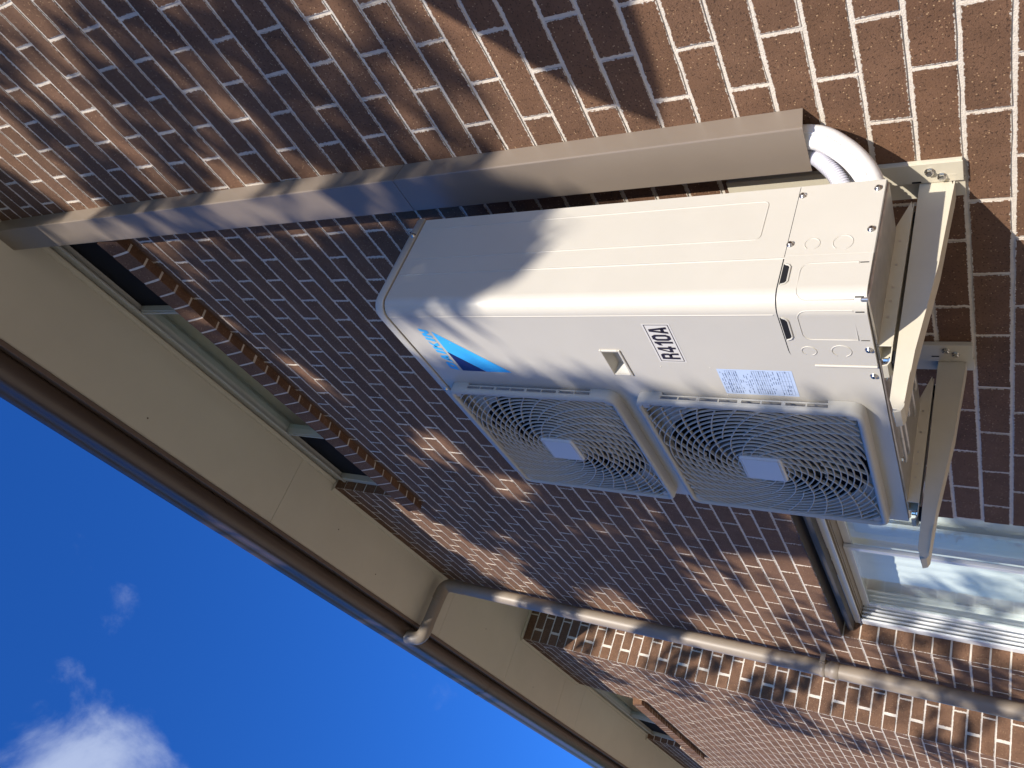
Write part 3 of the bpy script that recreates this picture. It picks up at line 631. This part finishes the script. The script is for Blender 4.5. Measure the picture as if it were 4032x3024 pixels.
def screw(uc, z, o, par=ac):
    x, y, nx, ny = wrap(uc); k = MB(); k.lathe((x+nx*o, y+ny*o, z), (nx, ny, 0), [(.0078, 0), (.0078, .0012), (.0052, .0016), (.0052, .0052), (.0035, .006)], 12)
    s_ = k.build('screw', M['chrome'], par); k = MB(); c = Vector((x+nx*(o+.0061), y+ny*(o+.0061), z)); tx = Vector((ny, -nx, 0))
    for a, bb in ((tx, Vector((0, 0, 1))), (Vector((0, 0, 1)), tx)): k.add([c+a*.0028+bb*.0007, c-a*.0028+bb*.0007, c-a*.0028-bb*.0007, c+a*.0028-bb*.0007], [(0, 1, 2, 3)])
    k.build('screw_slot', M['dark'], s_)
for y, z in ((-.170, -.239), (-.304, -.237), (-.166, -.382), (-.275, -.383)): screw(uy(y), z, .0018)
screw(ux(-.423), -.385, .0042); screw(ux(-.518), -.383, 0)
screw(uy(-.20), ZTp+.014, .0035); screw(ux(-.652), ZTp+.014, .0035)
# handle pocket with rim
hx0, hx1, hz0, hz1 = -.543, -.452, .161, .203; dpt = .024
b = MB(); b.add([(hx0, YF, hz0), (hx1, YF, hz0), (hx1, YF, hz1), (hx0, YF, hz1), (hx0+.012, YF+dpt, hz0+.006), (hx1-.02, YF+dpt, hz0+.006), (hx1-.02, YF+dpt, hz1-.006), (hx0+.012, YF+dpt, hz1-.006)],
                [(4, 5, 6, 7), (0, 1, 5, 4), (1, 2, 6, 5), (2, 3, 7, 6), (3, 0, 4, 7)]); hd = b.build('handle', M['plast'], ac)
b = MB(); b.box((hx0-.006, YF-.0035, hz1), (hx1+.006, YF+.003, hz1+.006)); b.box((hx0-.006, YF-.0035, hz0-.006), (hx1+.006, YF+.003, hz0)); b.box((hx0-.006, YF-.0034, hz0), (hx0, YF+.003, hz1)); b.box((hx1, YF-.0034, hz0), (hx1+.006, YF+.003, hz1)); b.build('rim', M['white'], hd, .0015)
# grilles
def rr_path(x0, x1, z0, z1, r, n=7, slot=None):
    pts = []
    for (cx, cz, a0) in ((x1-r, z1-r, 0), (x0+r, z1-r, 90), (x0+r, z0+r, 180), (x1-r, z0+r, 270)):
        for q in np.linspace(0, 90, n): a = math.radians(a0+q); pts.append((cx+r*math.cos(a), cz+r*math.sin(a), math.cos(a), math.sin(a)))
    if slot: pts += [(x1, slot[0], 1, 0), (x1, slot[1], 1, 0)]
    return pts
def grille(cz, x0, x1, z0, z1):
    gr = bpy.data.objects.new('fan_grille', None); COL.objects.link(gr); gr.parent = ac
    YG = -.482; sl = (cz-.197, cz+.200); path = rr_path(x0, x1, z0, z1, .03, 7, sl); n = len(path)
    prof = [(0, YF-.0004), (0, YG+.008), (-.0025, YG+.0025), (-.008, YG), (-.014, YG+.001), (-.0165, YG+.005), (-.0165, YG+.016)]
    profs = [(0, YG+.0135), (0, YG+.008), (-.0025, YG+.0025), (-.008, YG), (-.014, YG+.001), (-.0165, YG+.005), (-.0165, YG+.016)]
    vs = []; m = len(prof)
    for i, (x, z, nx, nz_) in enumerate(path):
        for o, y in (prof): vs.append((x+nx*o, y, z+nz_*o))
    b = MB(); fs = []
    for i in range(n):
        j = (i+1) % n; isl = (i == n-2)
        for k in range(m-1):
            if isl and k == 0: continue
            fs.append((i*m+k, j*m+k, j*m+k+1, i*m+k+1))
    b.add(vs, fs, True)
    # slotted right wall: rails and posts
    b.box((x1-.003, YG+.008, sl[0]), (x1, YG+.0125, sl[1])); b.box((x1-.003, YG+.0205, sl[0]), (x1-.0004, YG+.0245, sl[1]))
    for k in range(9):
        z = sl[0]+(sl[1]-sl[0])*k/8; w = .0045 if k % 2 == 0 else .0018
        b.box((x1-.0028, YG+.0124, max(sl[0], z-w)), (x1-.0002, YG+.0206, min(sl[1], z+w)))
    for k in (0, 8): z = sl[0]+(sl[1]-sl[0])*k/8; b.box((x1-.0028, YG+.0244, max(sl[0], z-.006)), (x1-.0003, YF-.0004, min(sl[1], z+.006)))
    b.build('frame', M['plast'], gr)
    cx = (x0+x1)/2; hx, hz = (x1-x0)/2-.015, (z1-z0)/2-.015; rc = .03
    def inside(px, pz):
        ax, az = abs(px-cx), abs(pz-cz)
        if ax > hx or az > hz: return False
        if ax > hx-rc and az > hz-rc: return (ax-hx+rc)**2+(az-hz+rc)**2 < rc*rc
        return True
    def dome(px, pz): q = min(1, max(0, (math.hypot(px-cx, pz-cz)-.06)/.16)); return .010*(1-q*q*(3-2*q))
    def ribbon(pts, ya, yb, w, mb):     # thin deep bar following a curve over the shallow dome
        vs = []; m_ = len(pts)
        for i, (px, pz) in enumerate(pts):
            y0, y1 = ya-dome(px, pz), yb-dome(px, pz); q0, q1 = pts[max(i-1, 0)], pts[min(i+1, m_-1)]; tx, tz = q1[0]-q0[0], q1[1]-q0[1]; ll = math.hypot(tx, tz) or 1; nx, nz_ = -tz/ll*w/2, tx/ll*w/2
            vs += [(px+nx*.6, y0, pz+nz_*.6), (px-nx*.6, y0, pz-nz_*.6), (px-nx, y0+.0012, pz-nz_), (px-nx, y1, pz-nz_), (px+nx, y1, pz+nz_), (px+nx, y0+.0012, pz+nz_)]
        fs = [(i*6+k, i*6+(k+1) % 6, (i+1)*6+(k+1) % 6, (i+1)*6+k) for i in range(m_-1) for k in range(6)]
        mb.add(vs, fs, False); mb.add(vs[:6], [tuple(range(6))]); mb.add(vs[-6:], [tuple(range(6))])
    rings = 0; r_ = .062
    while r_ < .37:
        seg = []; b = MB(); na = max(48, int(r_*420)); pts = [(cx+r_*math.cos(2*math.pi*k/na), cz+r_*math.sin(2*math.pi*k/na)) for k in range(na+1)]
        for p_ in pts+[(9, 9)]:
            if inside(*p_): seg.append(p_)
            else:
                if len(seg) > 2: b = MB(); ribbon(seg, YG+.004, YG+.0090, .0031, b); b.build('ring_wire', M['plast'], gr)
                seg = []
        r_ += .0150
    for tier, (ra, rb, cnt, ph) in enumerate(((.056, .150, 16, 0), (.146, .38, 30, .12))):
        for k in range(cnt):
            a0 = 2*math.pi*k/cnt+ph; pts = []
            for q in np.linspace(0, 1, 16 if tier == 1 else 8):
                rr_ = ra+(rb-ra)*q; a = a0-.9*math.log(rr_/.058); px, pz = cx+rr_*math.cos(a), cz+rr_*math.sin(a)
                if not inside(px, pz): break
                pts.append((px, pz))
            if len(pts) > 1:
                b = MB(); ribbon(pts, YG+.0040+.0003, YG+.0125, .0034, b); b.build('spoke', M['plast'], gr)
    b = MB(); hw = .054; pth = rr_path(cx-hw, cx+hw, cz-hw*.95, cz+hw*.95, .008, 4); nn = len(pth); vs = []
    yp = YG-.010
    for o, y in ((.002, yp+.012), (.002, yp+.004), (-.001, yp), (-.004, yp-.0005), (-.0045, yp+.0008), (-.006, yp+.0008), (-.0065, yp-.0008)): vs += [(x+nx*o, y, z+nz_*o) for x, z, nx, nz_ in pth]
    b.add(vs, [(i*nn+k, i*nn+(k+1) % nn, (i+1)*nn+(k+1) % nn, (i+1)*nn+k) for i in range(6) for k in range(nn)]); b.add(vs[-nn:], [tuple(range(nn))]); b.build('badge_plate', M['pad'], gr)
    for sx in (-1, 1):
        for sz in (-1, 1):
            b = MB(); c = (cx+sx*(hx-.012), cz+sz*(hz-.012)); b.box((c[0]-.011, YG+.006, c[1]-.011), (c[0]+.011, YF-.0003, c[1]+.011)); b.build('mounting_lug', M['plast'], gr, .002)
grille(.4915, -1.168, -.618, .226, .757); grille(-.0895, -1.168, -.618, -.355, .176)
# print: logo, refrigerant sticker, rating label
def flat(name, polys, m, parent=ac, o=.0006):
    b = MB()
    for pl in polys: b.add([(x, YF-o, z) for x, z in pl], [tuple(range(len(pl)))])
    return b.build(name, M[m], parent)
flat('logo_light', [[(-.379, .671), (-.468, .6725), (-.558, .593), (-.558, .511)]], 'blue'); flat('logo_navy', [[(-.4695, .6725), (-.5565, .6715), (-.558, .5945)]], 'navy')
LET = {'D': [[(0, 0), (.34, 0), (.34, 1), (0, 1)], [(.34, 1), (.34, .72), (.58, .72), (.64, .64), (.64, .36), (.58, .28), (.34, .28), (.34, 0), (.78, 0), (.98, .18), (.98, .82), (.78, 1)]],
       'A': [[(0, 0), (.34, 0), (.54, .58), (.54, 1), (.38, 1)], [(.54, 1), (.54, .58), (.72, 0), (1.06, 0), (.70, 1)], [(.34, .38), (.24, .14), (.80, .14), (.72, .38)]],
       'I': [[(0, 0), (.36, 0), (.36, 1), (0, 1)]],
       'K': [[(0, 0), (.35, 0), (.35, 1), (0, 1)], [(.35, .38), (.46, .50), (.70, 0), (1.1, 0), (.68, .66), (.35, .64)], [(.35, .64), (.35, .38), (.55, .55), (1.06, 1), (.66, 1)]],
       'N': [[(0, 0), (.34, 0), (.34, 1), (0, 1)], [(.34, 1), (.34, .56), (.68, 0), (.68, .44)], [(.68, 0), (1.02, 0), (1.02, 1), (.68, 1)]]}
def word(txt, x0, x1, z0, z1, sh):
    wds = [max(p[0] for q in LET[c] for p in q) for c in txt]; gap = .12; tot = sum(wds)+gap*(len(txt)-1); k = (x1-x0-sh*(z1-z0))/tot; out = []; x = x0
    for c, w in zip(txt, wds):
        for q in LET[c]: out.append([(x+p[0]*k+sh*p[1]*(z1-z0), z0+p[1]*(z1-z0)) for p in q])
        x += (w+gap)*k
    return out
flat('logo_lettering', word('DAIKIN', -.556, -.366, .682, .7085, .35), 'blue')
flat('sticker', [[(-.489, .003), (-.346, .003), (-.346, .068), (-.489, .068)]], 'sticker', ac, .0004)
def frame_rect(x0, x1, z0, z1, w): return [[(x0, z0), (x1, z0), (x1, z0+w), (x0, z0+w)], [(x0, z1-w), (x1, z1-w), (x1, z1), (x0, z1)], [(x0, z0+w), (x0+w, z0+w), (x0+w, z1-w), (x0, z1-w)], [(x1-w, z0+w), (x1, z0+w), (x1, z1-w), (x1-w, z1-w)]]
flat('sticker_border', frame_rect(-.485, -.350, .007, .064, .0018), 'ink', ac, .0007)
G = {'R': [[(0, 0), (.3, 0), (.3, 1), (0, 1)], [(.3, 1), (.3, .82), (.58, .82), (.62, .76), (.62, .62), (.58, .57), (.3, .57), (.3, .4), (.7, .4), (.92, .55), (.92, .85), (.72, 1)], [(.34, .42), (.62, .42), (.66, .3), (.66, 0), (.96, 0), (.94, .32), (.86, .46), (.6, .5)]],
     '4': [[(.5, 0), (.78, 0), (.78, .2), (.5, .2)], [(0, .2), (.95, .2), (.95, .38), (0, .38)], [(0, .38), (.2, .38), (.5, .8), (.5, 1), (.42, 1)], [(.5, .38), (.78, .38), (.78, 1), (.5, 1)]],
     '1': [[(.3, 0), (.6, 0), (.6, 1), (.3, 1)], [(0, .62), (.3, .7), (.3, .95), (.0, .8)]],
     '0': [[(.22, 0), (.7, 0), (.92, .2), (.92, .5), (.62, .5), (.62, .26), (.56, .18), (.36, .18), (.3, .26), (.3, .5), (0, .5), (0, .2)], [(0, .5), (.3, .5), (.3, .74), (.36, .82), (.56, .82), (.62, .74), (.62, .5), (.92, .5), (.92, .8), (.7, 1), (.22, 1), (0, .8)]],
     'A': [[(0, 0), (.3, 0), (.5, .75), (.5, 1), (.32, 1)], [(.5, 1), (.5, .75), (.68, 0), (1, 0), (.68, 1)], [(.26, .18), (.74, .18), (.70, .36), (.30, .36)]]}
LET.update({k: q for k, q in G.items() if k != 'A'}); LA = LET['A']; LET['A'] = G['A']
flat('sticker_lettering', word('R410A', -.477, -.358, .014, .057, 0), 'ink', ac, .0008); LET['A'] = LA
flat('rating_label', [[(-.609, -.222), (-.510, -.222), (-.510, -.058), (-.609, -.058)]], 'foil_sky', ac, .0005)
q = []; r = random.Random(9)
for z0_, z1_, nr in ((-.135, -.165, 6), (-.075, -.100, 5), (-.19, -.215, 4)):
    for i in range(nr+1): z = z0_+(z1_-z0_)*i/nr; q.append([(-.604, z), (-.515, z), (-.515, z+.0005), (-.604, z+.0005)])
    for i in range(6): x = -.604+.089*i/5; q.append([(x, z1_), (x+.0005, z1_), (x+.0005, z0_), (x, z0_)])
for i in range(30):
    z = -.064-i*.0051; x = -.603
    while x < -.52:
        w = r.uniform(.003, .014)
        if r.random() < .45: q.append([(x, z), (min(x+w, -.513), z), (min(x+w, -.513), z+.0014), (x, z+.0014)])
        x += w+r.uniform(.002, .008)
flat('label_print', q, 'foilink', ac, .0008)
for x, z in ((-.413, .067), (-.509, .073), (-.508, -.045), (-.616, -.058), (-.40, .66), (-.43, .64), (-.42, .625)):
    b = MB(); b.lathe((x, YF+.0002, z), (0, -1, 0), [(.0018, 0), (.0012, .001)], 8); b.build('rivet_dimple', M['white'], ac)
# base pan with pressed ribs, feet and lugs
b = MB(); b.box((X2+.004, YF+.006, ZB-.004), (X1-.004, YB-.004, ZB+.012)); base = b.build('base_pan', M['galv'], ac, .003)
for i, (xa, xb, y) in enumerate(((-.52, -.95, -.40), (-.55, -.98, -.36), (-.5, -.9, -.30), (-.62, -1.0, -.24), (-.5, -.95, -.19))):
    b = MB(); b.tube([(xa, y, ZB-.004), (xa-.02, y, ZB-.006), (xb+.02, y, ZB-.006), (xb, y, ZB-.004)], .006, 8); b.build('rib', M['galv'], base)
for x, y in ((-.56, -.425), (-.72, -.42), (-.90, -.425), (-1.1, -.42)):
    b = MB(); b.lathe((x, y, ZB-.004), (0, 0, -1), [(.006, 0), (.006, .003), (.004, .004)], 6, False); b.build('bolt', M['chrome'], base)
def foot(XF):
    b = MB(); yz = [(-.062, -.4205), (-.088, -.424), (-.445, -.424), (-.445, -.3975), (-.133, -.3975), (-.125, -.4000)]
    b.prism(yz, lambda y, z: (XF, y, z), lambda y, z: (XF-.0025, y, z)); f = b.build('foot', M['bracket'], ac, .0008)
    b = MB(); b.prism(yz, lambda y, z: (XF-.0455, y, z), lambda y, z: (XF-.048, y, z)); b.build('foot_web', M['bracket'], f)
    b = MB(); b.box((XF-.0478, -.445, -.4255), (XF-.0002, -.07, -.4235)); b.box((XF-.0478, -.445, -.4), (XF-.0002, -.14, -.398)); b.build('foot_flange', M['bracket'], f)
    b = MB(); b.prism([(-.445, -.4255), (-.478, -.426), (-.488, -.421), (-.490, -.412), (-.4875, -.412), (-.485, -.420), (-.477, -.4235), (-.445, -.4235)], lambda y, z: (XF-.004, y, z), lambda y, z: (XF-.044, y, z)); b.build('foot_tab', M['bracket'], f)
    b = MB(); b.box((XF-.038, -.478, -.4335), (XF-.008, -.45, -.4262)); b.build('rubber_mount', M['dark'], f, .002)
    b = MB(); b.box((XF-.038, -.115, -.4335), (XF-.008, -.085, -.4262)); b.build('rubber_mount', M['dark'], f, .002)
    b = MB(); b.lathe((XF-.023, -.464, -.4235), (0, 0, 1), [(.008, 0), (.008, .004), (.005, .006), (.005, .014)], 8, False); b.build('bolt', M['chrome'], f)
    for y in (-.175, -.24, -.30, -.335, -.375):
        b = MB(); b.box((XF-.0002, y-.0025, -.412), (XF+.0004, y+.0025, -.407)); b.build('stamp', M['galv'], f)
foot(-.4225); foot(-1.0785)

# ------------------------------------------------------------------ out of view: the tree shading the wall, and a plant added for the pointed shadow
LITGAPS = [(-1.96, 1.85, .25, .19), (-2.31, 1.60, .20, .19), (-2.15, 2.10, .12, .10), (-.59, 2.28, .12, .10), (-.95, 2.44, .16, .09), (-1.25, 2.28, .16, .10), (-1.45, 2.22, .12, .12), (-3.25, 2.65, .35, .25), (-3.75, 2.45, .40, .25), (-2.50, .89, .33, .13), (-2.78, .30, .22, .22), (-3.02, 2.03, .14, .12), (-3.92, 1.0, .14, .2), (-1.55, 1.25, .08, .06), (-.75, 1.5, .06, .12)]
def dens(x, z):
    """how much foliage the sun meets on its way to the wall point (x, z)"""
    zb = float(np.interp(x, [X1-.44*SUN.x, X1-.41*SUN.x, X1-.35*SUN.x, X1-.25*SUN.x, X1-.16*SUN.x, -.38, -.32], [.27, .17, .13, .17, .25, .40, .54]))
    xb = float(np.interp(z, [-.25, -.12, 0, .3], [-.70-.45*SUN.x, -.635-.45*SUN.x, -.59-.45*SUN.x, -.59-.45*SUN.x]))
    if x > -.28: s = .40*min(1, max(0, (z-.50)/.35))
    elif x > -.46 and z > .85: s = .06
    elif x > X1-.45*SUN.x: s = 1. if z > zb else 0.
    elif x > xb: s = 1. if z > .47 else (.015 if z > .2 else 0.)
    elif x > -2.1: s = 1. if z > -1.2 else 0.
    elif x > -2.55: s = .95 if z > .25 else .3
    elif x > -4.4: s = .84 if z > .95 else (.30 if z > .45 else .16)
    else: s = .17
    for a, b_, ra, rb in LITGAPS:
        if ((x-a)/ra)**2+((z-b_)/rb)**2 < 1: s *= .03
    return s
tr = thing('tree', 'leafy garden tree standing across from the brick wall', 'tree')
b = MB(); b.tube(smoothpath([(4.3, -5.4, GZ), (4.2, -5.1, -.5), (3.9, -4.6, 1.6), (3.2, -4.0, 3.2), (2.4, -3.6, 3.9)], 6), .2, 12, radii=[.20-.006*i for i in range(25)]); b.build('trunk', M['bark'], tr)
from mathutils import noise as mn
cr = MB(); lf = 0; tries = 0
while lf < 12500 and tries < 500000:
    tries += 1
    x, z = random.uniform(-6.5, 1.4), random.uniform(-1.2, 3.0)
    nn = mn.noise(Vector((x*.8+z*.5, z*2.6-x*.35, .3)))*.5+.5
    nn2 = mn.noise(Vector((x*1.7+z*.8, z*6-x*.6, 4.1)))*.5+.5
    dd = dens(x, z)
    if random.random() > dd*(1.0 if dd > .85 else max(0, min(1, (nn*.6+nn2*.4-.44)*7))): continue
    t_ = random.uniform(2.9, 3.7); p = Vector((x, 0, z))+SUN*t_
    for k in range(2):
        c = p+Vector((random.gauss(0, .025), random.gauss(0, .025), random.gauss(0, .025))); a = Vector((random.gauss(0, 1), random.gauss(0, 1), random.gauss(-.4, .7))).normalized(); w = a.cross(Vector((random.gauss(0, 1), random.gauss(0, 1), random.gauss(0, 1)))).normalized()
        ll, ww = random.uniform(.05, .085), random.uniform(.02, .032)
        pc = proj(c)
        if pc[2] > 0 and -150 < pc[0] < 4182 and -150 < pc[1] < 3174: continue
        cr.add([c-a*ll, c+w*ww-a*ll*.1, c+a*ll, c-w*ww-a*ll*.1], [(0, 1, 2, 3)])
    lf += 1
for i in range(16):      # boughs carrying the crown
    x, z = random.uniform(-3.6, -.6), random.uniform(.5, 2.2)
    if dens(x, z) < .8: continue
    e = Vector((x, 0, z))+SUN*3.3; s_ = Vector((2.4, -3.6, 3.9)); m_ = s_.lerp(e, .5)
    b = MB(); b.tube(smoothpath([s_, m_, e], 5), .02, 6, radii=[.03-.0024*j for j in range(11)]); b.build('bough', M['bark'], tr)
cr.build('crown', M['leaf'], tr, recalc=False)
pl = thing('shadow_plant', 'unseen broad-leaved plant added to cast the pointed shadow on the wall', 'plant')
def leaf(tip, base, width, n=10, par=pl):
    tip, base = Vector(tip), Vector(base); ax = (base-tip); nrm = SUN.normalized(); w = ax.cross(nrm).normalized(); vs = []
    for i in range(n+1):
        q = i/n; c = tip+ax*q+nrm*(.06*math.sin(q*3.1)); ww = width*min(1, 1.25*q**.72)*(1-.55*max(0, q-.62)/.38)
        vs += [c+w*ww-nrm*.02*(ww/width), c-nrm*.0, c-w*ww-nrm*.02*(ww/width)]
    b = MB(); b.add(vs, [(3*i+k, 3*i+k+1, 3*i+k+4, 3*i+k+3) for i in range(n) for k in (0, 1)], True); b.build('leaf', M['leaf2'], par, recalc=False)
    return base
TS = 1.12
sh = lambda x, z: Vector((x, 0, z))+SUN*TS
bs = leaf(sh(-.185, .088), sh(.62, .45), .262)
root = Vector((2.35, -1.5, GZ))
k = MB(); k.tube(smoothpath([bs, bs+Vector((.25, -.05, -.15)), root+Vector((-.1, 0, 1.6)), root], 8), .02, 8, radii=[.012+.0006*i for i in range(25)]); k.build('stem', M['leaf2'], pl)
for a in (.4, 1.3, 2.2, -.6):
    e = root+Vector((math.cos(a)*.5+.3, math.sin(a)*.3-.2, 2.2)); leaf(e+Vector((.6*math.cos(a)+.2, .3*math.sin(a)-.2, .3)), e, .14)
    k = MB(); k.tube(smoothpath([e, root+Vector((.02, 0, 1.0)), root], 6), .016, 8); k.build('stem', M['leaf2'], pl)
# hedge added across the lawn to block low sky light, mirrored in the lower window
hd_ = thing('sky_block_hedge', 'tall dense green hedge added across the lawn to block low sky light', 'hedge')
b = MB(); n = 60; vs = []
for i in range(n+1):      # woody core of the hedge, with an uneven top
    x = -34+50*i/n; top = 4.0+.7*mn.noise(Vector((x*.35, 0, 2)))+.3*mn.noise(Vector((x*1.3, 0, 5)))
    vs += [(x, -14.3, GZ), (x, -14.3+.2*mn.noise(Vector((x, 1, 1))), top), (x, -15.4, top-.2), (x, -15.4, GZ)]
b.add(vs, [(4*i+k, 4*i+k+1, 4*i+k+5, 4*i+k+4) for i in range(n) for k in range(3)]); b.build('core', M['leaf'], hd_)
b = MB()
for i in range(9000):
    x = random.uniform(-34, 16); c = Vector((x, -14.2+random.gauss(0, .15), random.uniform(GZ, 4.6))); a = Vector((random.gauss(0, 1), random.gauss(0, 1), random.gauss(0, 1))).normalized(); w = a.cross(Vector((.3, .5, .8))).normalized(); ll = random.uniform(.1, .2)
    b.add([c-a*ll, c+w*ll*.5, c+a*ll, c-w*ll*.5], [(0, 1, 2, 3)])
b.build('foliage', M['leaf'], hd_, recalc=False)
